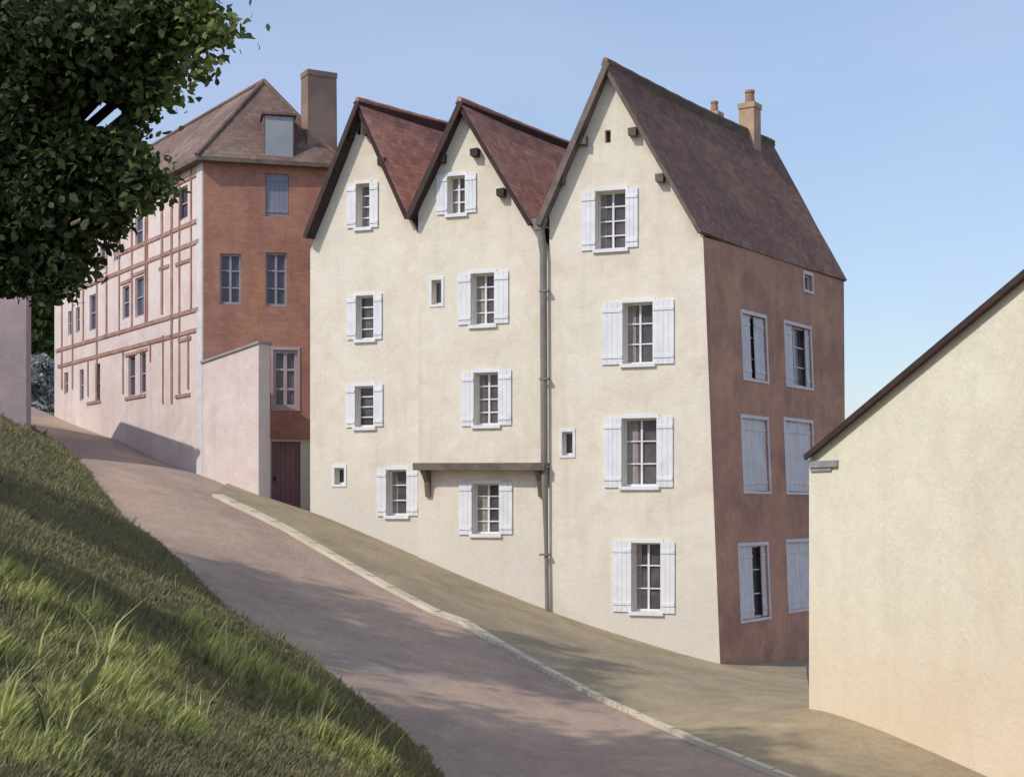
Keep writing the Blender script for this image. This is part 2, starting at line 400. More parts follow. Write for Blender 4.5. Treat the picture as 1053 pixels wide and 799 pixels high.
# pavement and its pale kerb
kp = [(226, 512), (250, 523), (300, 548), (350, 577), (400, 605), (450, 632), (480, 642), (530, 672), (590, 705), (650, 735), (720, 768), (800, 800), (900, 838)]
kpts = [street_hit(*k) for k in kp]
KE = resample(kpts, 120)
wp = [Vector((-8.2, 41.95, 0)), Vector((-6.95, 41.1, 0)), PLB.pt(2.15, 0, .05), PLB.pt(3.5, 0, .05), PL3.pt(*PL3.hit(317, 520), -.45), PL3.pt(*PL3.hit(335, 520), -.4), PL3.pt(*PL3.hit(430, 520), -.4), PL3.pt(*PL3.hit(520, 520), -.3), PL3.pt(*PL3.hit(565, 520), -.1), PL3.pt(*PL3.hit(738, 520)), PL3.pt(*PL3.hit(738, 520))+D3*3+Vector((1, 0, 0)), PLR.pt(-.3, 0, -.3), PLR.pt(6, 0, -.3)]
WE = resample([p-PL3.n*.05 for p in wp], 120)
K0 = [Vector((a, b, 0)) for a, b in KE]
pv = strip('pavement', KE, WE, 26, M['pave'], .0, lambda x, y: H(x, y)+.09)
tag(pv, kind='structure')
kb = MB()
nrm = []
for i, p in enumerate(K0):
    d = (K0[min(i+1, 119)]-K0[max(i-1, 0)]).normalized(); nrm.append(Vector((d.y, -d.x, 0)))
for i in range(119):
    f_ = min(1, max(0, (i-52)/30)); wob = .25-.20*f_; lowk = .0-.05*f_
    a, b = K0[i], K0[i+1]; na, nb = nrm[i], nrm[i+1]
    if na.dot(Vector((0, 1, 0))) > 0: na = -na
    if nb.dot(Vector((0, 1, 0))) > 0: nb = -nb
    fade = 1.0
    def pz(p, dz): return Vector((p.x, p.y, Hs(p.x, p.y)+dz))
    t = .105
    if f_ > 0: t = .105-.008*f_
    q = [pz(a+na*wob, t), pz(b+nb*wob, t), pz(b-nb*.06, t), pz(a-na*.06, t)]
    kb.face(q, flip=(q[1]-q[0]).cross(q[2]-q[0]).z < 0)
    lo = [pz(a+na*(wob+.015), -.02), pz(b+nb*(wob+.015), -.02)]
    kb.face([lo[0], lo[1], q[1], q[0]])
    if i % 4 == 0:                          # mortar joint between kerb stones
        dj = (b-a).normalized()*.028; kb.mi = 1
        jq = [pz(a+na*(wob+.004), t+.004), pz(a+na*(wob+.004)+dj, t+.004), pz(a-na*.05+dj, t+.004), pz(a-na*.05, t+.004)]
        kb.face(jq, flip=(jq[1]-jq[0]).cross(jq[2]-jq[0]).z < 0); kb.mi = 0
kerb = kb.build('kerb', [M['stone_k'], M['wood_g']], None); tag(kerb, kind='structure')

# ------------------------------------------------------------------ cream gabled houses
def gable_house(name, label, pl, apex, le, re_, wl, wr, ridge_dir, length, base_px, roofm, wins, over=.24, thick=.45, vents=(), brackets=(),
                right_top=None, right_bot=None, bb='wood_d', back_drop=0, left_drop=None, len_r=None):
    loc = pl.pt((pl.hit(wl, 520)[0]+pl.hit(wr, 520)[0])/2, 0); loc.z = Hs(loc.x, loc.y)
    t = thing(name, label, 'house', loc)
    vp = pl.off(over)                       # plane of the verge
    A3, L3, R3 = vp.p3(*apex), vp.p3(*le), vp.p3(*re_)
    RDn = ridge_dir.normalized(); k = over/abs(RDn.dot(pl.n))
    th = .09
    def back(p, d): return p+RDn*d
    # roof slabs
    len_r = len_r or length
    up = Vector((0, 0, 1))
    for_r = MB()
    def slopeslab(mb, E, Lr, Le, flip):
        a, b, c, d = A3, back(A3, Lr+k), back(E, Le+k), E
        n = (b-a).cross(d-a).normalized(); n = n if n.z > 0 else -n
        # sag the slope a touch so it is not a ruled plane
        N1, N2 = 14, 8; P_ = [[None]*(N2+1) for _ in range(N1+1)]
        for i in range(N1+1):
            for j in range(N2+1):
                s, r = i/N1, j/N2
                p = (a.lerp(b, s)).lerp(d.lerp(c, s), r)
                sag = .07*math.sin(math.pi*min(1, max(0, s)))*1.0+.035*math.sin(math.pi*r)
                P_[i][j] = p-n*sag*(1 if 0 < i < N1 else .4) + n*.02*mnoise.noise(p*.8)
        for i in range(N1):
            for j in range(N2):
                q = [P_[i][j], P_[i+1][j], P_[i+1][j+1], P_[i][j+1]]
                L1, L2 = (b-a).length, (d-a).length
                uvs = [((i+x)/N1*L1, (j+y)/N2*L2) for x, y in ((0, 0), (1, 0), (1, 1), (0, 1))]
                fl = (q[1]-q[0]).cross(q[3]-q[0]).dot(n) < 0
                mb.mi = 0; mb.face(q, uvs, flip=fl)
                mb.mi = 1; mb.face([x-n*th for x in q], uvs, flip=not fl)
        mb.mi = 1
        def rim(seq):
            for x, y in zip(seq, seq[1:]): mb.face([x, y, y-n*th, x-n*th])
        rim([P_[0][j] for j in range(N2+1)]); rim([P_[N1][j] for j in range(N2+1)]); rim([P_[i][N2] for i in range(N1+1)])
        mb.mi = 0
        return n
    nR = slopeslab(for_r, R3, length, len_r, False)
    nL = slopeslab(for_r, L3, length, length, True)
    roof = for_r.build('roof', [M[roofm], M[bb]], t)
    rt = MB(); rp = [back(A3, (length+k)*i/24)+up*.035-up*.07*math.sin(math.pi*i/24) for i in range(25)]
    rt.tube(rp, [.085+.01*(i % 2) for i in range(25)], 8); rt.build('ridge_tiles', M[roofm], roof)
    for E, n, hb in ((L3, nL, .17), (R3, nR, .10)):
        m = MB(); o = -RDn*.03
        m.beam(A3+o-n*(hb/2+.01), E+o-n*(hb/2+.01), .045, hb, side=RDn); m.build('bargeboard', M[bb], t)
    # front wall below the slabs
    def inner(p, n):                       # back to wall plane, below the slab
        q = p+RDn*k; return q-up*(th+.02)/max(.2, n.z)
    Aw = inner(A3, nR); Lw = inner(L3, nL); Rw = inner(R3, nR)
    def uv(p): q = p-pl.o; return (q.dot(pl.u), q.dot(pl.v))
    ul0, ur0 = pl.hit(wl, 520)[0], pl.hit(wr, 520)[0]
    ut = uv(Aw)
    def clipu(e, u):                       # height of the rake at wall edge u
        x = uv(e); f = (u-ut[0])/(x[0]-ut[0]); return ut[1]+(x[1]-ut[1])*f
    urt = pl.hit(*right_top)[0] if right_top else ur0
    vl = clipu(Lw, ul0); vr = clipu(Rw, urt)
    zb = [pl.hit(*b)[1]-.8 for b in base_px]; ub = [pl.hit(*b)[0] for b in base_px]
    outer = [(ul0, zb[0]), (ur0, zb[-1]), (urt, vr), ut, (ul0, vl)]
    ops = [w['op'] for w in wins]
    m = MB(); wall_mesh(m, pl, outer, ops+[v for v in vents], thick)
    w = m.build('front_wall', M['cream'], t)
    for wd in wins: 
        d = dict(wd); window(t, pl, d.pop('op'), **d)
    for v in vents:
        g = MB(); g.box_on(pl, v[0], v[1], v[2], v[3], -.2, -.15); g.build('vent', M['wood_d'], t)
    for bpx in brackets:
        u_, v_ = pl.hit(*bpx); m = MB()
        m.slab([pl.pt(u_-.10, v_-.10, over-.02), pl.pt(u_+.10, v_-.12, over-.02), pl.pt(u_+.11, v_+.10, over-.02), pl.pt(u_-.11, v_+.08, over-.02)], pl.n*(-over+.0))
        m.build('purlin_end', M[bb], t)
    # shell: side and rear walls
    s = MB(); a, b = pl.pt(ul0, 0, -thick), pl.pt(urt-(.3 if right_top else 0), 0, -thick)
    zl, zr, zbm = vl, vr, min(zb)-.6
    def up2(p, z): return Vector((p.x, p.y, z))
    bl, br_ = a+RDn*(length-thick), b+RDn*(len_r-thick)
    if right_top is None:
        s.slab([up2(br_, zbm), up2(br_, zr-.05), up2(b, zr-.05), up2(b, zbm)], -pl.u*.3)
    s.slab([up2(a, zbm), up2(a, zl-.05), up2(bl, zl-.05), up2(bl, zbm)], pl.u*.3)
    apb = Aw+RDn*(length-.1)
    s.face([up2(br_, zbm), up2(bl, zbm), up2(bl, zl-.05), apb-up*.05, up2(br_, zr-.05)])
    s.build('rear_wall', M['cream'], t)
    return dict(t=t, A=A3, L=L3, R=R3, uv=uv, k=k, ul=ul0, ur=ur0, urt=urt, vr=vr, zb=zb, vl=vl, nR=nR)

def W(pl, x0, y0, x1, y1, sl=0, sr=0, **k):
    """window from measured edges; sl/sr: shutter widths in px"""
    op = pl.rect(x0, y0, x1, y1); s = (op[2]-op[0])/(x1-x0)
    d = dict(op=op, shut=(sl*s, sr*s)); d.update(k); return d

PL2 = PL3.off(-.14); PL1 = PL3.off(-.26)
def V(pl, *a): return pl.rect(*a)
H3 = gable_house('gabled_house', 'tallest cream gabled house with dark brown roof, chimneys and a brown side wall', PL3,
    (622, 64), (551, 230), (722, 238), 565, 742, D3, 10.0, [(565, 632), (740, 686)], 'roof_d',
    [W(PL3, 613, 196, 643, 256, 15, 13, rows=4, curt=.22, deep=.26), W(PL3, 641, 311, 671, 374, 22, 22, rows=3, curt=.3, deep=.26),
     W(PL3, 640, 430, 675, 500, 19, 17, rows=3, curt=.36, deep=.26), W(PL3, 650, 558, 679, 629, 20, 15, rows=3, curt=.2, deep=.26),
     W(PL3, 578, 444, 589, 468, rows=1, cols=1, sill=False)],
    vents=[V(PL3, 622, 134, 628, 147)], brackets=[(652, 137), (680, 184), (601, 146), (578, 186)], right_top=(723, 240), len_r=9.35, bb='wood_g')
H2 = gable_house('gabled_house', 'middle cream gabled house with a long wooden ledge above its ground floor window', PL2,
    (472, 104), (417, 224), (547, 230), 430, 566, D3, 9.5, [(430, 577), (565, 632)], 'roof_r',
    [W(PL2, 461, 181, 478, 220, 12, 12, rows=3, cols=2, curt=.34), W(PL2, 485, 281, 508, 334, 14, 15, rows=4, curt=.4, deep=.24),
     W(PL2, 488, 383, 512, 437, 13, 14, rows=4, curt=.25, deep=.24), W(PL2, 486, 497, 513, 549, 14, 14, rows=4, curt=.42, deep=.24),
     W(PL2, 444, 288, 454, 313, rows=1, cols=1, sill=False)], brackets=[(490, 158), (517, 199), (456, 164)])
D1 = Vector((1500, 1500, 0)).normalized()
H1 = gable_house('gabled_house', 'narrow cream gabled house beside the orange brick end wall, leftmost of the three gables', PL1,
    (367, 104), (312, 244), (420, 224), 319, 431, D1, 8.5, [(320, 529), (430, 577)], 'roof_r',
    [W(PL1, 367, 189, 380, 234, 10, 9, rows=4, cols=1, curt=.3, deep=.24), W(PL1, 367, 304, 384, 349, 10, 9, rows=4, cols=1),
     W(PL1, 366, 397, 384, 439, 10, 10, rows=4, cols=1), W(PL1, 398, 483, 418, 530, 10, 12, rows=3, cols=1, curt=.33, deep=.24),
     W(PL1, 344, 481, 354, 498, rows=1, cols=1, sill=False)],
    vents=[V(PL1, 367, 126, 371, 139)], brackets=[(379, 136), (395, 168), (361, 141), (345, 175)])

# side wall of the tallest house
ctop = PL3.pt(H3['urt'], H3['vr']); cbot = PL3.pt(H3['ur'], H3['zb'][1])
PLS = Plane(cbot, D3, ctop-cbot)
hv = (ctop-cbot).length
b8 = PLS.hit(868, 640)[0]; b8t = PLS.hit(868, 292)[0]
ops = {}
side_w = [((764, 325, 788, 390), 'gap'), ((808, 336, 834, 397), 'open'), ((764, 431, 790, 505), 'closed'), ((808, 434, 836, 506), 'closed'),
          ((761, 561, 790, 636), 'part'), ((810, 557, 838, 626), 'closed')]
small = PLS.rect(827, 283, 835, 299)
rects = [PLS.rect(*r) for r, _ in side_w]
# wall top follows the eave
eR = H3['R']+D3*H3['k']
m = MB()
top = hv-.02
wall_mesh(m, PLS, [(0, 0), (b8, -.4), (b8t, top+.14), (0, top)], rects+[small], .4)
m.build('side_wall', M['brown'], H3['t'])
for (r, st), op in zip(side_w, rects):
    u0, v0, u1, v1 = op; wdt = u1-u0
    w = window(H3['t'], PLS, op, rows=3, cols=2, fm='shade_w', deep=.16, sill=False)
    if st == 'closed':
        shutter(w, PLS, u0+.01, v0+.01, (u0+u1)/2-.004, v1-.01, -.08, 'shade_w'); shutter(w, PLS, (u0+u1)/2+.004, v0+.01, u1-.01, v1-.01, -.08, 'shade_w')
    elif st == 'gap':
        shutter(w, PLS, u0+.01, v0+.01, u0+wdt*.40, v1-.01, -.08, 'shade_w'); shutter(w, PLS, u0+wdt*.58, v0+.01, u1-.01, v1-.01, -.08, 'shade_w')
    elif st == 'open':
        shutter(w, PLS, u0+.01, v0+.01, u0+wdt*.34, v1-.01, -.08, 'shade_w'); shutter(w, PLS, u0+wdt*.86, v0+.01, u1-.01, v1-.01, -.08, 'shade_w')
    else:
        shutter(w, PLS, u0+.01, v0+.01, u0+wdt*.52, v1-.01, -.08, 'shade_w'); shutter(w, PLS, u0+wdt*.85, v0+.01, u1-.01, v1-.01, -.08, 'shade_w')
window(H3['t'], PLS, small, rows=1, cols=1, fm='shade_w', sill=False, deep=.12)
# chimneys on its ridge
def chimney(par, c, w, d, h, u, m, pots, lip=.09, mpot='pot'):
    u = Vector(u).normalized(); v = Vector((-u.y, u.x, 0))
    def bx(mb, w, d, z0, z1, tp=1):
        q = [c+u*(a*w/2)+v*(b*d/2) for a, b in ((-1, -1), (1, -1), (1, 1), (-1, 1))]
        mb.hexa([p+Vector((0, 0, z0)) for p in q]+[c+(p-c)*tp+Vector((0, 0, z1)) for p in q])
    mb = MB(); bx(mb, w, d, 0, h-.16, .96); ch = mb.build('chimney', m, par)
    mb = MB(); bx(mb, w+lip, d+lip, h-.158, h); mb.build('cap', m, ch)
    for dx, r, hh in pots:
        p = MB(); q = c+u*dx+Vector((0, 0, h))
        p.tube([q, q+Vector((0, 0, hh*.15)), q+Vector((0, 0, hh*.8)), q+Vector((0, 0, hh*.82)), q+Vector((0, 0, hh))], [r*1.1, r, r*.82, r, r*.9], 12)
        p.build('chimney_pot', M[mpot], ch, smooth=False)
    return ch
rz = H3['A']
def on_ridge(px): # ridge point seen at px
    x0, y0 = rz.x, rz.y; k = (px-CX)/F; s = (k*y0-x0)/(D3.x-k*D3.y); return rz+D3*s
c = on_ridge(771); c2 = c+H3['nR'].cross(D3)*0
chimney(H3['t'], c-Vector((0, 0, .9)), .50, .52, 1.75, D3, M['chim'], [(0, .16, .42)], lip=.04)
c = on_ridge(748)+Vector((-.35, .25, 0)); chimney(H3['t'], c-Vector((0, 0, 1.0)), .30, .34, 1.32, D3, M['chim'], [(0, .12, .34)])

# downpipe and hopper between the middle and the tallest house
p0 = PL3.p3(556, 232); 
t = thing('downpipe', 'grey zinc downpipe running down the joint between the middle and the tallest house', 'downpipe', (PL3.p3(562, 632)))
mb = MB(); o = PL3.n*.10
pts = [PL3.p3(557, 236)+o, PL3.p3(560, 262)+o, PL3.p3(561, 480)+o, PL3.p3(563, 560)+o, PL3.p3(564, 628)+o]
mb.tube(pts, [.11, .095, .095, .055, .055], 10); mb.build('pipe', M['pipe'], t, smooth=True)
mb = MB(); u_, v_ = PL3.hit(556, 230); mb.slab([PL3.pt(u_-.18, v_+.1, .22), PL3.pt(u_-.1, v_-.2, .22), PL3.pt(u_+.12, v_-.2, .22), PL3.pt(u_+.2, v_+.1, .22)][::1], -PL3.n*.2)
mb.build('hopper', M['pipe'], t)
for py in (300, 390, 480, 570):
    mb = MB(); u_, v_ = PL3.hit(561.5, py); mb.box_on(PL3, u_-.12, v_-.025, u_+.12, v_+.025, .0, .205); mb.build('clamp', M['pipe'], t)

# wooden ledge above the ground floor of the middle house
u0, v0 = PL2.hit(431, 479); u1, v1 = PL2.hit(566, 479)
mb = MB(); vt = PL2.hit(498, 478)[1]
mb.slab([PL2.pt(u0, vt-.13, .42), PL2.pt(u1-.02, vt-.17, .42), PL2.pt(u1-.02, vt+.03, .42), PL2.pt(u0, vt+.06, .42)], -PL2.n*.42)
mb.build('ledge', M['wood_g'], H2['t'])
for px in (441, 557):
    u_ = PL2.hit(px, 490)[0]; mb = MB(); q = []
    for s in (-.06, .06): pass
    prof = [(0, -.14), (0, -.85), (.08, -.85), (.16, -.45), (.36, -.19), (.36, -.14)]
    a = [PL2.pt(u_-.07, vt+z, o_+.002) for o_, z in prof]
    mb.slab(a, PL2.u*.14); mb.build('ledge_bracket', M['wood_g'], H2['t'])

# ------------------------------------------------------------------ brick ended, half-timbered house
bh = thing('timbered_house', 'pink half-timbered house with an orange brick end wall, brown hipped roof and tall chimney', 'house', Vector((BC.x, BC.y, Hs(BC.x, BC.y))))
BL = PLB.hit(350, 400)[0]; zt = PLB.hit(212, 163)[1]; zbk = PLB.hit(300, 451)[1]
bw = [PLB.rect(226, 261, 248, 313), PLB.rect(273, 260, 295, 315), PLB.rect(281, 360, 306, 420), PLB.rect(273, 179, 297, 223)]
m = MB(); wall_mesh(m, PLB, [(0, zbk), (BL, zbk), (BL, zt), (0, zt)], bw, .4); m.build('brick_wall', M['brick'], bh)
window(bh, PLB, bw[0], rows=3, cols=2, fm='frame_g', gm='glass_b', deep=.10, sill=False, surround=False, bar=.06)
window(bh, PLB, bw[1], rows=3, cols=2, fm='frame_g', gm='glass_b', deep=.10, sill=False, surround=False, bar=.06)
window(bh, PLB, bw[2], rows=3, cols=2, fm='frame_p', gm='glass', deep=.08, sill=False, bar=.09)
w = window(bh, PLB, bw[3], rows=1, cols=1, fm='slate_bl', gm='glass_b', deep=.1, sill=False, surround=False, label='window behind a closed faded blue shutter')
u0, v0, u1, v1 = bw[3]; shutter(w, PLB, u0+.01, v0+.01, u1-.01, v1-.01, -.08, 'slate_bl')
# lower plaster wall with the door
PLD = PLB.off(-.12); dr = PLD.rect(279, 453, 309, 527); zlo = Hs(*PLD.pt(2.2, 0).xy)-1.2
m = MB(); wall_mesh(m, PLD, [(.0, zlo), (BL, zlo), (BL, zbk-.003), (.0, zbk-.003)], [(dr[0], dr[1]-.05, dr[2], dr[3]-.03)], .4); m.build('base_wall', M['cream'], bh)
mb = MB(); n = 6
for k in range(n):
    a = dr[0]+(dr[2]-dr[0])*k/n; e = dr[0]+(dr[2]-dr[0])*(k+1)/n
    mb.box_on(PLD, a+.003, dr[1]-.05, e-.003, dr[3]-.03, -.2, -.14-.003*(k % 2))
door = mb.build('door', M['door'], bh)
mb = MB(); mb.box_on(PLD, dr[0]+.08, dr[1]+.95, dr[0]+.14, dr[1]+1.08, -.138, -.09); mb.build('handle', M['wood_d'], door)
# timber wall
TL = PLT.hit(56, 400)[0]
far_b = Hs(*PLT.pt(TL, 0).xy)
tw_px = [(126, 294, 133, 328), (139, 285, 148, 326), (92, 303, 99, 340), (70, 320, 74, 345), (78, 316, 82, 342), (139, 222, 147, 252), (184, 192, 193, 226),
         (132, 366, 139, 408), (144, 363, 150, 405), (98, 374, 103, 414), (82, 380, 86, 412), (66, 383, 70, 405), (117, 240, 124, 268), (103, 252, 108, 278)]
tr = [PLT.rect(*r) for r in tw_px]
m = MB(); wall_mesh(m, PLT, [(TL, far_b-2), (-.002, Hs(BC.x, BC.y)-1.5), (-.002, zt), (TL, zt)], tr, .35); m.build('plaster_wall', M['pink'], bh)
for r in tr: window(bh, PLT, r, rows=2, cols=1, fm='frame_p', gm='glass_b', deep=.08, sill=False, surround=False, bar=.05)
def tb(x0, y0, x1, y1, w=.13):
    a, b = PLT.hit(x0, y0), PLT.hit(x1, y1)
    if abs(a[0]-b[0]) > abs(a[1]-b[1])*.6: b = (b[0], a[1]*.5+b[1]*.5); a = (a[0], b[1])
    elif abs(x0-x1) < 1.5: b = (a[0], b[1])
    w *= .72; pa, pb = PLT.pt(*a, .012), PLT.pt(*b, .012); mb = MB()
    mb.beam(pa, pb, w, .05, side=PLT.u if abs(a[0]-b[0]) < abs(a[1]-b[1]) else Vector((0, 0, 1)))
    return mb.build('beam', M['timber'], bh)
for b in [(205, 248, 58, 306), (205, 324, 58, 356), (203, 343, 60, 374), (203, 228, 120, 262), (203, 181, 178, 190)]: tb(*b, w=.17)
for x, y0, y1, w in [(167, 190, 323, .2), (177, 186, 415, .18), (185, 172, 405, .12), (197, 170, 322, .12), (152, 200, 335, .11), (136, 215, 340, .15), (123, 230, 345, .10), (110, 260, 348, .16),
                     (100, 262, 408, .16), (86, 285, 350, .16), (75, 295, 400, .14), (64, 305, 400, .14), (194, 345, 400, .15), (168, 345, 415, .10), (155, 352, 372, .1), (150, 225, 335, .10), (127, 362, 405, .09), (91, 372, 408, .1)]:
    tb(x, y0, x, y1, w)
for x0, x1, y in [(181, 197, 271), (164, 174, 276), (137, 150, 282), (124, 135, 291), (129, 141, 365), (142, 152, 361), (129, 150, 410), (90, 104, 415), (184, 197, 350), (181, 196, 408)]:
    tb(x0, y, x1, y-(x1-x0)*.15, .14)
# corner post
mb = MB(); mb.slab([PLT.pt(-.45, Hs(BC.x, BC.y)-.8, .03), PLT.pt(-.02, Hs(BC.x, BC.y)-.8, .03), PLT.pt(-.02, zt-.02, .03), PLT.pt(-.45, zt-.02, .03)], -PLT.n*.06)
mb.build('corner_post', M['shade_w'], bh)
# roof
up = Vector((0, 0, 1)); eo = .22
E0 = PLB.pt(0, zt)-BD*.0+PLT.n*eo+PLB.n*eo; E1 = PLB.pt(BL+.1, zt)+PLB.n*eo
ridge0 = PLB.pt(2.45, 0)+TD*1.7; ridge0.z = EZ+(HOR-84)/F*ridge0.y
ridge1 = ridge0+TD*15; Eb0 = E0+TD*(-TL+.8); Eb1 = E1+TD*(-TL+.8)
mb = MB()
for q in ([E0, E1, ridge0], [Eb0, E0, ridge0, ridge1], [E1, Eb1, ridge1, ridge0], [Eb1, Eb0, ridge1]):
    mb.face(q); 
mb.face([E0, Eb0, Eb1, E1]); 
th = -up*.12
loop = [E0, E1, Eb1, Eb0]
roof = mb.build('roof', M['roof_b'], bh)
mb = MB()
for i in range(4): a, b = loop[i], loop[(i+1) % 4]; mb.face([b, a, a+th, b+th])
mb.face([p+th for p in (Eb0, E0, E1, Eb1)][::-1]); mb.build('eaves_board', M['wood_g'], roof)
for a, b in ((ridge0, ridge1), (E0, ridge0), (E1, ridge0)):
    mb = MB(); mb.tube([a.lerp(b, i/12)+up*.02 for i in range(13)], .07, 8); mb.build('ridge_tiles', M['roof_b'], roof)
# other walls of it
mb = MB(); r0 = PLB.pt(BL, 0, -.4); r1 = r0+TD*(-TL); l1 = PLT.pt(TL, 0, -.35)
mb.slab([Vector((r1.x, r1.y, 2)), Vector((r1.x, r1.y, zt-.02)), Vector((r0.x, r0.y, zt-.02)), Vector((r0.x, r0.y, 2))], -BD*.3)
mb.slab([Vector((l1.x, l1.y, 4)), Vector((l1.x, l1.y, zt-.02)), Vector((r1.x, r1.y, zt-.02)), Vector((r1.x, r1.y, 4))], TD*-.3)
mb.build('rear_wall', M['pink'], bh)
# dormer on the hip
PLH = PLB.off(.13)
du0, dv0, du1, dv1 = PLH.rect(271, 119, 303, 163)
dv0 = zt+.02
mb = MB(); mb.box_on(PLH, du0, dv0, du1, dv1, -1.5, 0); dm = mb.build('dormer', M['roof_b'], bh)
mb = MB(); mb.box_on(PLH, du0+.05, dv0+.03, du1-.05, dv1-.04, .002, .03); mb.build('hatch', M['pale_bl'], dm)
mb = MB(); mb.slab([PLH.pt(du0-.06, dv1, .1), PLH.pt(du1+.06, dv1, .1), PLH.pt(du1+.06, dv1+.06, .1), PLH.pt(du0-.06, dv1+.06, .1)], -PLH.n*1.7); mb.build('dormer_roof', M['roof_b'], dm)
# chimney
cq = PLB.pt(PLB.hit(330, 200)[0], 0, -.55); cz = zt-.1
hgt = EZ+(HOR-76)/F*cq.y-cz
chimney(bh, Vector((cq.x, cq.y, cz)), .95, .62, hgt, Vector((.88, .47, 0)), M['chim_b'], [], lip=.0)

# tall plastered yard wall in line with the timber wall
q0 = Vector((BC.x, BC.y, 0))+PLT.n*.05; q1 = P(266, 520, 41.0); q1.z = 0
PW = Plane(q0, q1-q0); e_u = (q1-q0).length; w0 = EZ+(HOR-372)/F*q0.y; w1 = EZ+(HOR-351)/F*q1.y
yw = thing('yard_wall', 'tall pinkish plastered wall beside the plum door, projecting from the timbered house corner', 'wall', PW.pt(e_u/2, Hs(*PW.pt(e_u/2, 0).xy), -.2))
m = MB(); wall_mesh(m, PW, [(.03, -1+Hs(q0.x, q0.y)), (e_u, -1+Hs(q1.x, q1.y)), (e_u, w1-.06), (.03, w0-.06)], [], .42); m.build('wall', M['pink'], yw)
mb = MB(); mb.slab([PW.pt(-.02, w0-.058, .05), PW.pt(e_u+.05, w1-.058, .05), PW.pt(e_u+.05, w1+.01, .05), PW.pt(-.02, w0+.01, .05)], -PW.n*.52); mb.build('coping', M['stone_g'], yw)

# ------------------------------------------------------------------ pale building at the right edge
rb = thing('gabled_building', 'plain pale yellow gable wall with dark roof edge at the right edge of the view', 'building', PLR.pt(0, Hs(RC.x, RC.y)))
ov = .09; PV = PLR.off(ov)
e0 = PV.p3(829, 465); e1 = PV.p3(1053, 277); dd = (e1-e0); rk = dd/((e1-e0).dot(PLR.u)); apex = e0+rk*9.0
uvp = lambda p: ((p-PLR.o).dot(PLR.u), p.z)
uA, vA = uvp(apex); gb = Hs(*PLR.pt(0, 0).xy)-1.5
eav = vA-(uA)*rk.z
th = .105
m = MB(); wall_mesh(m, PLR, [(0, gb), (uA*2, gb-2), (uA*2, eav-th), (uA, vA-th), (0, eav-th)], [], .4)
m.build('front_wall', M['cream_g'], rb)
mb = MB(); s0 = PLR.pt(0, 0, -.4); s1 = PLR.pt(0, 0, -7)
mb.slab([Vector((s1.x, s1.y, gb)), Vector((s0.x, s0.y, gb)), Vector((s0.x, s0.y, eav-th)), Vector((s1.x, s1.y, eav-th))], PLR.u*.3)
s2 = PLR.pt(uA*2, 0, -7); s3 = PLR.pt(uA*2, 0, -.4)
mb.slab([Vector((s2.x, s2.y, gb-2)), Vector((s3.x, s3.y, gb-2)), Vector((s3.x, s3.y, eav-th)), Vector((s2.x, s2.y, eav-th))][::-1], -PLR.u*.3)
mb.slab([Vector((s1.x, s1.y, gb-2)), Vector((s2.x, s2.y, gb-2)), Vector((s2.x, s2.y, eav-th)), apex-Vector((0, 0, th))-PLR.n*7.1, Vector((s1.x, s1.y, eav-th))], PLR.n*.3)
mb.build('rear_wall', M['cream_g'], rb)
mb = MB(); bk = -PLR.n*7.5; n1 = Vector((0, 0, -.09))
e2 = apex+Vector((PLR.u.x, PLR.u.y, -rk.z))*9.15
e00 = e0-rk*.0
mb.slab([e00, apex, apex+bk, e00+bk], n1); mb.slab([apex, e2, e2+bk, apex+bk], n1)
mb.build('roof', M['roof_b'], rb)
mb = MB(); mb.beam(e00+PLR.n*.03+Vector((0, 0, -.10)), apex+PLR.n*.03+Vector((0, 0, -.075)), .04, .10, side=PLR.n); mb.build('bargeboard', M['wood_d'], rb)
mb = MB(); mb.beam(e2+PLR.n*.03+Vector((0, 0, -.10)), apex+PLR.n*.03+Vector((0, 0, -.075)), .04, .10, side=PLR.n); mb.build('bargeboard', M['wood_d'], rb)
a = PLR.hit(836, 470); b = PLR.hit(866, 478)
mb = MB(); mb.box_on(PLR, a[0]-.04, b[1]-.03, b[0]-.1, b[1]+.09, .0, .06); mb.box_on(PLR, a[0]-.04, b[1]-.10, b[0]-.3, b[1]-.032, .0, .035)
mb.build('corbel', M['stone_g'], rb)

# ------------------------------------------------------------------ mauve house on the bank, far left
lw = Plane(Vector((P(27, 0, 40).x, 40, 0)), Vector((1, -.05, 0)))
ml = thing('mauve_house', 'mauve plastered house corner behind the tree at the left edge', 'house', lw.pt(-3, Gs(-16, 40)))
gz0 = Gs(-14, 40)-2.5; zt2 = EZ+6.1
m = MB(); wall_mesh(m, lw, [(-7, gz0), (0, gz0), (0, zt2), (-3.5, zt2+1.2), (-7, zt2)], [], .35); m.build('front_wall', M['mauve'], ml)
mb = MB()
bk = Vector((-.44, 1, 0))*6
a, b = lw.pt(0, 0, -.35), lw.pt(-7, 0, -.35)
up3 = lambda p, z: Vector((p.x, p.y, z))
mb.slab([up3(a, gz0), up3(a+bk, gz0), up3(a+bk, zt2), up3(a, zt2)], -lw.u*.3)
mb.slab([up3(b+bk, gz0), up3(b, gz0), up3(b, zt2), up3(b+bk, zt2)], lw.u*.3)
mb.slab([up3(a+bk, gz0), up3(b+bk, gz0), up3(b+bk, zt2), lw.pt(-3.5, zt2+1.2)+bk, up3(a+bk, zt2)], -bk.normalized()*.3)
mb.build('rear_wall', M['mauve'], ml)
mb = MB(); fr = lw.n*.25
for s in (0, -7):
    ee = lw.pt(s+(.25 if s == 0 else -.25), zt2-.14)+fr; aa = lw.pt(-3.5, zt2+1.25)+fr
    q = [ee, aa, aa+bk*1.12, ee+bk*1.12]
    if s: q = q[::-1]
    mb.slab(q, Vector((0, 0, .14)))
mb.build('roof', M['roof_r'], ml)

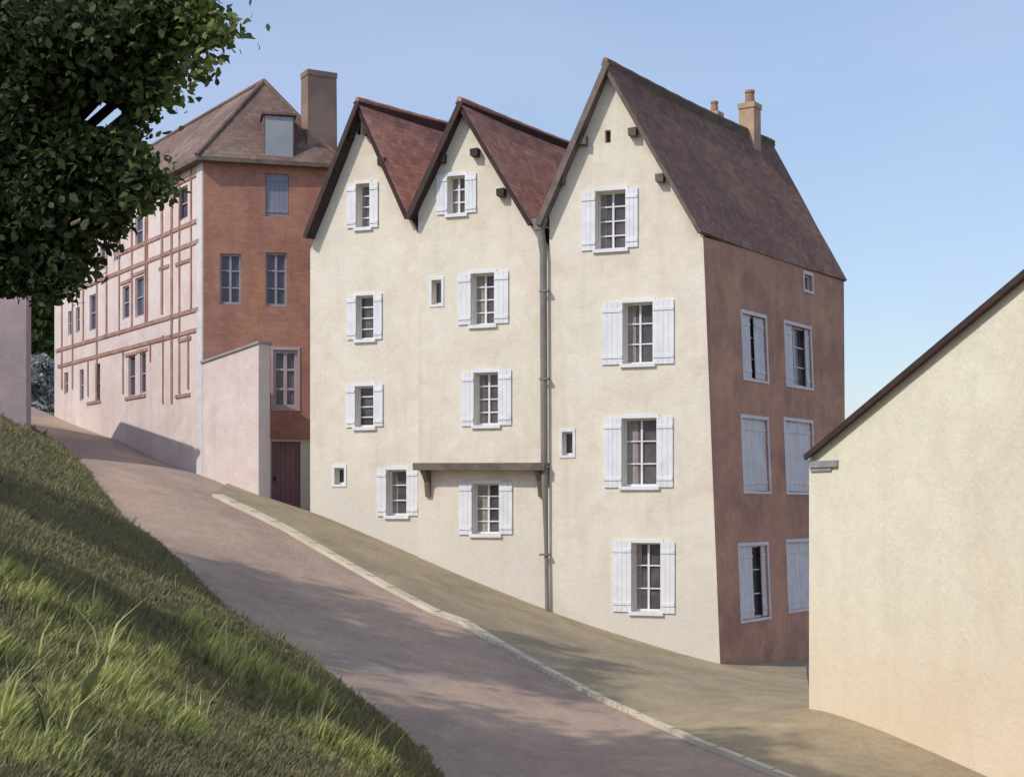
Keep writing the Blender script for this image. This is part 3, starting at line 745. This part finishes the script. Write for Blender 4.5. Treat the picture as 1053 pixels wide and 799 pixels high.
# ------------------------------------------------------------------ vegetation
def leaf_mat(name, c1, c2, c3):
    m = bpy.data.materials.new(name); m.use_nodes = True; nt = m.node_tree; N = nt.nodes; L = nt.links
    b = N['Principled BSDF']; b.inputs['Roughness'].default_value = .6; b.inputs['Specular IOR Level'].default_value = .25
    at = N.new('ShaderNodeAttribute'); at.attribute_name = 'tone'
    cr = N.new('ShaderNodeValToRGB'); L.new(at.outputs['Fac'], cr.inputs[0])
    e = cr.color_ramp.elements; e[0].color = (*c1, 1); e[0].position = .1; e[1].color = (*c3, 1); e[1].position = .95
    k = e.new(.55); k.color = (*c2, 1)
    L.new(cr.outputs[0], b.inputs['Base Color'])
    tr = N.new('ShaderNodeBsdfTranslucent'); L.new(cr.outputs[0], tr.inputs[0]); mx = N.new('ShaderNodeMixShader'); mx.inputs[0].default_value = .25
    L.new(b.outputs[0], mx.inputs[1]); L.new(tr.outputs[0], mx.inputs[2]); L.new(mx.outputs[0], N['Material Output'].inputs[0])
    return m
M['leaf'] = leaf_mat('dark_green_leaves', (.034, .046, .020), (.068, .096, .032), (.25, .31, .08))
M['leaf_f'] = leaf_mat('hedge_green_leaves', (.06, .095, .03), (.09, .14, .045), (.13, .19, .06))
M['leaf_g'] = leaf_mat('grey_green_leaves', (.36, .37, .38), (.42, .43, .44), (.48, .49, .49))
M['blade'] = leaf_mat('grass_blades', (.25, .215, .125), (.30, .29, .135), (.56, .58, .21))

def leaves_obj(name, pts, size, tone, m, parent=None, up_bias=.3, aspect=.6):
    n = len(pts); nrm = rng.normal(size=(n, 3)); nrm[:, 2] += up_bias*2; nrm /= np.linalg.norm(nrm, axis=1)[:, None]
    r = rng.normal(size=(n, 3)); u = np.cross(nrm, r); u /= np.linalg.norm(u, axis=1)[:, None]; w = np.cross(nrm, u)
    s = size*(.6+.8*rng.random(n))[:, None]
    # pointed six-cornered leaf, slightly folded
    sh = [(-1, 0, 0), (-.35, -aspect, .12), (.35, -aspect*.8, .12), (1.1, 0, -.1), (.35, aspect*.8, .12), (-.35, aspect, .12)]
    V_ = np.stack([pts+u*s*a+w*s*b+nrm*s*c for a, b, c in sh], 1).reshape(-1, 3)
    me = bpy.data.meshes.new(name); me.vertices.add(n*6); me.vertices.foreach_set('co', V_.ravel())
    me.loops.add(n*6); me.loops.foreach_set('vertex_index', np.arange(n*6)); me.polygons.add(n)
    me.polygons.foreach_set('loop_start', np.arange(n)*6); me.polygons.foreach_set('loop_total', np.full(n, 6))
    me.update(calc_edges=True)
    a = me.attributes.new('tone', 'FLOAT', 'FACE'); a.data.foreach_set('value', tone.astype(np.float32))
    me.materials.append(m); o = bpy.data.objects.new(name, me); COL.objects.link(o)
    if parent:
        o.parent = parent; me.transform(__import__('mathutils').Matrix.Translation(-parent.location))
    return o
def clump_points(lobes, per, clump=.28, flat=.75):
    """lobes: (centre, radius, density) -> leaf points gathered in clumps near each lobe's skin"""
    out, tn = [], []
    for c, r, dn in lobes:
        nc = max(3, int(per*dn*r*r)); d = rng.normal(size=(nc, 3)); d /= np.linalg.norm(d, axis=1)[:, None]
        rad = r*(rng.random(nc)**.38); cc = np.array(c)+d*rad[:, None]*np.array([1, 1, flat])
        k = 22; q = cc[:, None]+rng.normal(size=(nc, k, 3))*clump*np.array([1, 1, .6])
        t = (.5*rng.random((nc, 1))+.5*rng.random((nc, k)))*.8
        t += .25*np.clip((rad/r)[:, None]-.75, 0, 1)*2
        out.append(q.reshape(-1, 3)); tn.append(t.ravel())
    return np.concatenate(out), np.clip(np.concatenate(tn), 0, 1)

# big tree: lobes laid out over the crown
lob = []
def lobe(px, py, d, rpx, dn=1): p = P(px, py, d); lob.append(((p.x, p.y, p.z), rpx/F*d, dn))
for a in [(20, 40, 15, 75, 1), (70, 60, 14.5, 70, 1), (120, 45, 15, 55, 1), (60, 130, 15, 75, 1), (10, 150, 15.5, 80, 1.1), (-60, 60, 16, 110, .8), (-70, 190, 16, 95, .8), (-140, 110, 17, 120, .5),
          (-90, -60, 16, 120, .5), (20, -40, 15.5, 90, .6), (110, -30, 15, 70, .7), (160, 20, 14.5, 38, 1.1), (185, 15, 14.3, 26, 1), (205, 30, 14.2, 18, 1), (222, 42, 14.1, 9, 1.2), (150, 60, 14.6, 28, 1.2), (140, 92, 14.5, 20, 1.2), (120, 100, 14.6, 28, 1.2),
          (90, 165, 14.6, 45, 1.1), (122, 168, 14.5, 28, 1.1), (144, 183, 14.3, 15, 1.1), (150, 205, 14.2, 7, 1.2), (165, 195, 14.2, 4, 1.5), (112, 208, 14.5, 20, 1.1), (80, 220, 14.7, 30, 1.1), (50, 215, 14.9, 45, 1.1), (15, 235, 15.1, 42, 1.1), (50, 262, 14.9, 22, 1.1), (80, 262, 14.8, 12, 1), (25, 280, 15, 20, 1),
          (205, 68, 14.1, 9, 1.2), (175, 95, 14.4, 8, 1), (145, 120, 14.5, 9, 1), (-40, 270, 15.5, 50, .8), (200, 8, 14.3, 14, 1), (235, 36, 14, 5, 1.3), (98, 238, 14.6, 14, 1), (5, 285, 15, 22, 1), (45, 288, 14.9, 16, 1), (72, 280, 14.7, 12, 1.1), (62, 300, 14.8, 7, 1.2), (110, 228, 14.5, 14, 1.1)]: lobe(*a)
tx, ty = -7.6, 16.5; tz = Gs(tx, ty)
tree = thing('foreground_tree', 'large dark green leafy tree overhanging the top left corner', 'tree', Vector((tx, ty, tz)))
pts, tn = clump_points(lob, 540, .12)
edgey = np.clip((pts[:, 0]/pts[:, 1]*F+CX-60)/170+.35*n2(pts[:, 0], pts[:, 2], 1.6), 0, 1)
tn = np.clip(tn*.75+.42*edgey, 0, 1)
hole = ((pts[:, 0]/pts[:, 1]*F+CX-104)/24)**2+((HOR-(pts[:, 2]-EZ)/pts[:, 1]*F-118)/15)**2 < 1
far_hole = ((pts[:, 0]/pts[:, 1]*F+CX-78)/9)**2+((HOR-(pts[:, 2]-EZ)/pts[:, 1]*F-228)/10)**2 < 1
kp_ = ~(hole | far_hole); pts, tn = pts[kp_], tn[kp_]
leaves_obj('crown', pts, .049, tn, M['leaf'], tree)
mb = MB(); base = Vector((tx, ty, tz-.3)); fork = Vector((tx+.5, ty-.2, EZ+1.6))
mb.tube([base, base+Vector((.05, 0, .5)), base.lerp(fork, .5)+Vector((.1, 0, 0)), fork], [.48, .36, .29, .24], 12)
mb.build('trunk', M['bark'], tree, smooth=True)
for (c, r, dn) in lob[:24]:
    c = Vector(c); mb = MB(); mid = fork.lerp(c, .5)+Vector((0, 0, .35)); n = 6
    q = [(fork.lerp(mid, t)).lerp(mid.lerp(c, t), t) for t in [i/n for i in range(n+1)]]
    mb.tube(q, [.07*(1-i/n)+.012 for i in range(n+1)], 7, cap=False); mb.build('limb', M['bark'], tree, smooth=True)

# two taller trees further down the bank, left of the view
for (x_, y_, zc, rr, lab) in [(-16.5, 19.0, EZ+12.5, 3.4, 'tall tree on the grassy bank farther left than the overhanging tree'), (-12.8, 12.2, EZ+11.2, 2.9, 'tall tree on the grassy bank nearest the viewer')]:
    t = thing('bank_tree', lab, 'tree', Vector((x_, y_, Gs(x_, y_))), 'tall trees on the bank')
    lb = [((x_+dx*rr, y_+dy*rr, zc+dz*rr), rr*q, .6) for dx, dy, dz, q in [(0, 0, 0, .75), (.6, .2, -.2, .5), (-.5, .5, .1, .55), (-.2, -.6, -.3, .5), (.2, .1, .7, .5), (.5, -.5, .3, .45), (-.6, -.1, -.6, .4), (.1, .6, -.6, .4)]]
    pts, tn = clump_points(lb, 26, .3); leaves_obj('crown', pts, .13, tn, M['leaf'], t)
    mb = MB(); b0 = Vector((x_, y_, t.location.z-.3)); mb.tube([b0, b0+Vector((.1, 0, 3)), Vector((x_, y_, zc))], [.42, .3, .12], 10); mb.build('trunk', M['bark'], t, smooth=True)

# narrow dark tree and grey-blue bush at the top of the street
def small_plant(name, label, cat, px, pyb, pyt, wpx, d, m, lf, trunk=True, n=1500):
    a = P(px, pyb, d); b = P(px, pyt, d); gz_ = Gs(a.x, a.y); t = thing(name, label, cat, Vector((a.x, a.y, gz_)))
    hh = b.z-a.z; rr = wpx/F*d/2; L_ = []
    for i in range(6):
        f = (i+.5)/6; L_.append(((a.x+rng.normal()*rr*.12, a.y+rng.normal()*rr*.2, a.z+hh*f), rr*(.75+.35*math.sin(math.pi*f)), 1))
    p, tn = clump_points(L_, n/6/rr/rr/22, rr*.16, min(1, hh/6/rr*1.6)); leaves_obj('foliage', p, lf, tn, m, t)
    mb = MB(); mb.tube([Vector((a.x, a.y, gz_-.2)), Vector((a.x, a.y, a.z+hh*.6))], [.12, .05], 7); mb.build('trunk' if trunk else 'stem', M['bark'], t)
small_plant('upright_tree', 'narrow dark green tree at the top of the street', 'tree', 44, 378, 285, 32, 62, M['leaf_f'], .16, n=5200)
small_plant('rounded_bush', 'rounded blue-grey bush at the top of the street below the narrow tree', 'bush', 40, 432, 374, 32, 60, M['leaf_g'], .11, False, n=5200)

# grass
def blades(name, n, region, hgt, wid, label, m):
    xs, ys = region(n); d = bank_d(xs, ys); k = d > .22*n2(xs+5, ys, 1.1)+.12*n2(xs, ys, 4.)-.02; xs, ys, d = xs[k], ys[k], d[k]
    zs = G(xs, ys); n = len(xs)
    big = n2(xs, ys, .33); med = n2(xs+31, ys-7, .9); sm = n2(xs-11, ys+3, 2.6)
    patch = np.clip((big*1.0+med*.9-.12)*2.2, 0, .6)*np.clip((22-ys)/7, 0, 1)      # paler tufts in the near part of the bank
    tall = np.zeros(n)
    for cx_, cy_, rr in TUFTS: tall = np.maximum(tall, np.exp(-((xs-cx_)**2+(ys-cy_)**2)/rr**2))
    tall = np.clip(tall*(1+1.5*sm), 0, 1); patch = np.maximum(patch, np.clip(tall*1.4-.2, 0, 1)); hgt = hgt*(1+1.1*tall)
    h = hgt*(.5+.8*rng.random(n))*(1+.7*patch+.3*sm)*np.clip(.75+d*.8, .75, 1.1)*(1+1.1*(rng.random(n) < .02))*(ys/16)**.35
    ang = rng.random(n)*2*np.pi; lean = .25+.5*rng.random(n); la = rng.normal(.6, .9, n)
    ux, uy = np.cos(ang), np.sin(ang); w = wid*(.7+.6*rng.random(n))*(ys/14)**.8
    b = np.stack([xs, ys, zs-.01], 1); tp = b+np.stack([np.cos(la)*lean*h, np.sin(la)*lean*h, h], 1)
    md = b+np.stack([np.cos(la)*lean*h*.3, np.sin(la)*lean*h*.3, h*.6], 1)
    o = np.stack([ux*w, uy*w, 0*w], 1)
    Vv = np.stack([b-o, b+o, md+o*.7, tp, md-o*.7], 1).reshape(-1, 3)
    me = bpy.data.meshes.new(name); me.vertices.add(n*5); me.vertices.foreach_set('co', Vv.ravel()); me.loops.add(n*5)
    me.loops.foreach_set('vertex_index', np.arange(n*5)); me.polygons.add(n); me.polygons.foreach_set('loop_start', np.arange(n)*5)
    me.polygons.foreach_set('loop_total', np.full(n, 5)); me.update(calc_edges=True)
    tone = np.clip(.10+.30*rng.random(n)+.25*np.clip(med+.1, 0, 1)+.75*patch*(.6+.4*rng.random(n)), 0, 1)
    a = me.attributes.new('tone', 'FLOAT', 'FACE'); a.data.foreach_set('value', tone.astype(np.float32))
    me.materials.append(m); ob = bpy.data.objects.new(name, me); COL.objects.link(ob)
    tag(ob, label, 'grass', kind='stuff'); return ob
def wedge(n):
    y = 8+34*rng.random(n*3)**1.5; px = -60+560*rng.random(n*3); x = (px-CX)/F*y
    return x[:n*2], y[:n*2]
TUFTS = []
for px, py, rr in [(18, 620, .7), (8, 690, .6), (50, 665, .35), (110, 720, .7), (60, 740, .7), (20, 760, .7), (135, 665, .25), (128, 700, .4), (210, 665, .5), (250, 700, .7), (290, 712, .6), (40, 770, .8), (180, 760, .7), (330, 770, .6), (370, 790, .5), (90, 640, .2), (160, 690, .3)]:
    q = street_hit(px, py, Gs); TUFTS.append((q.x, q.y, rr*q.y/17))
blades('grass', 150000, wedge, .075, .012, 'green grass covering the bank beside the road', M['blade'])

# ------------------------------------------------------------------ camera, light, sky
cam = bpy.data.cameras.new('camera'); co = bpy.data.objects.new('camera', cam); COL.objects.link(co); sc.camera = co
co.location = EYE; co.rotation_euler = (R(90), 0, 0); cam.sensor_width = 36; cam.sensor_fit = 'HORIZONTAL'
cam.lens = F/1053*36; cam.shift_y = (HOR-399.5)/1053; cam.clip_end = 5000; cam.clip_start = .1
SAZ = Vector((-.80, -.60, 0)).normalized(); SEL = R(42)
sd = Vector((SAZ.x*math.cos(SEL), SAZ.y*math.cos(SEL), math.sin(SEL)))
sun = bpy.data.lights.new('sun', 'SUN'); sun.energy = 2.3; sun.angle = R(.6); sun.color = (1, .94, .86)
so = bpy.data.objects.new('sun', sun); COL.objects.link(so); so.rotation_euler = sd.to_track_quat('Z', 'Y').to_euler(); so.location = (-20, -10, 30)
wd = bpy.data.worlds.new('World'); sc.world = wd; wd.use_nodes = True; nt = wd.node_tree; N = nt.nodes; L = nt.links
bg = N['Background']; bg.inputs[1].default_value = .14
sky = N.new('ShaderNodeTexSky'); sky.sky_type = 'NISHITA'; sky.sun_disc = False; sky.sun_elevation = SEL
sky.sun_rotation = math.atan2(sd.x, sd.y); sky.air_density = 1.2; sky.dust_density = 1.2; sky.ozone_density = 3; sky.altitude = 100
# thin high cloud veil over the sky
tc = N.new('ShaderNodeTexCoord'); mp = N.new('ShaderNodeMapping'); mp.inputs['Scale'].default_value = (1, 1, 2.6); L.new(tc.outputs['Generated'], mp.inputs[0])
nz = N.new('ShaderNodeTexNoise'); nz.inputs['Scale'].default_value = 2.2; nz.inputs['Detail'].default_value = 6; nz.inputs['Roughness'].default_value = .5; nz.inputs['Distortion'].default_value = .5
L.new(mp.outputs[0], nz.inputs[0])
mr = N.new('ShaderNodeMapRange'); mr.interpolation_type = 'SMOOTHSTEP'; L.new(nz.outputs[0], mr.inputs[0]); mr.inputs[1].default_value = .35; mr.inputs[2].default_value = .8; mr.inputs[3].default_value = .28; mr.inputs[4].default_value = .6
mx = N.new('ShaderNodeMix'); mx.data_type = 'RGBA'; L.new(mr.outputs[0], mx.inputs[0]); L.new(sky.outputs[0], mx.inputs[6]); mx.inputs[7].default_value = (3.5, 4.0, 5.6, 1)
L.new(mx.outputs[2], bg.inputs[0])
vs = sc.view_settings; vs.view_transform = 'Standard'; vs.look = 'None'; vs.exposure = .2; vs.gamma = 1; vs.use_curve_mapping = False
sc.render.resolution_x = 1024; sc.render.resolution_y = 776; sc.render.resolution_percentage = 100
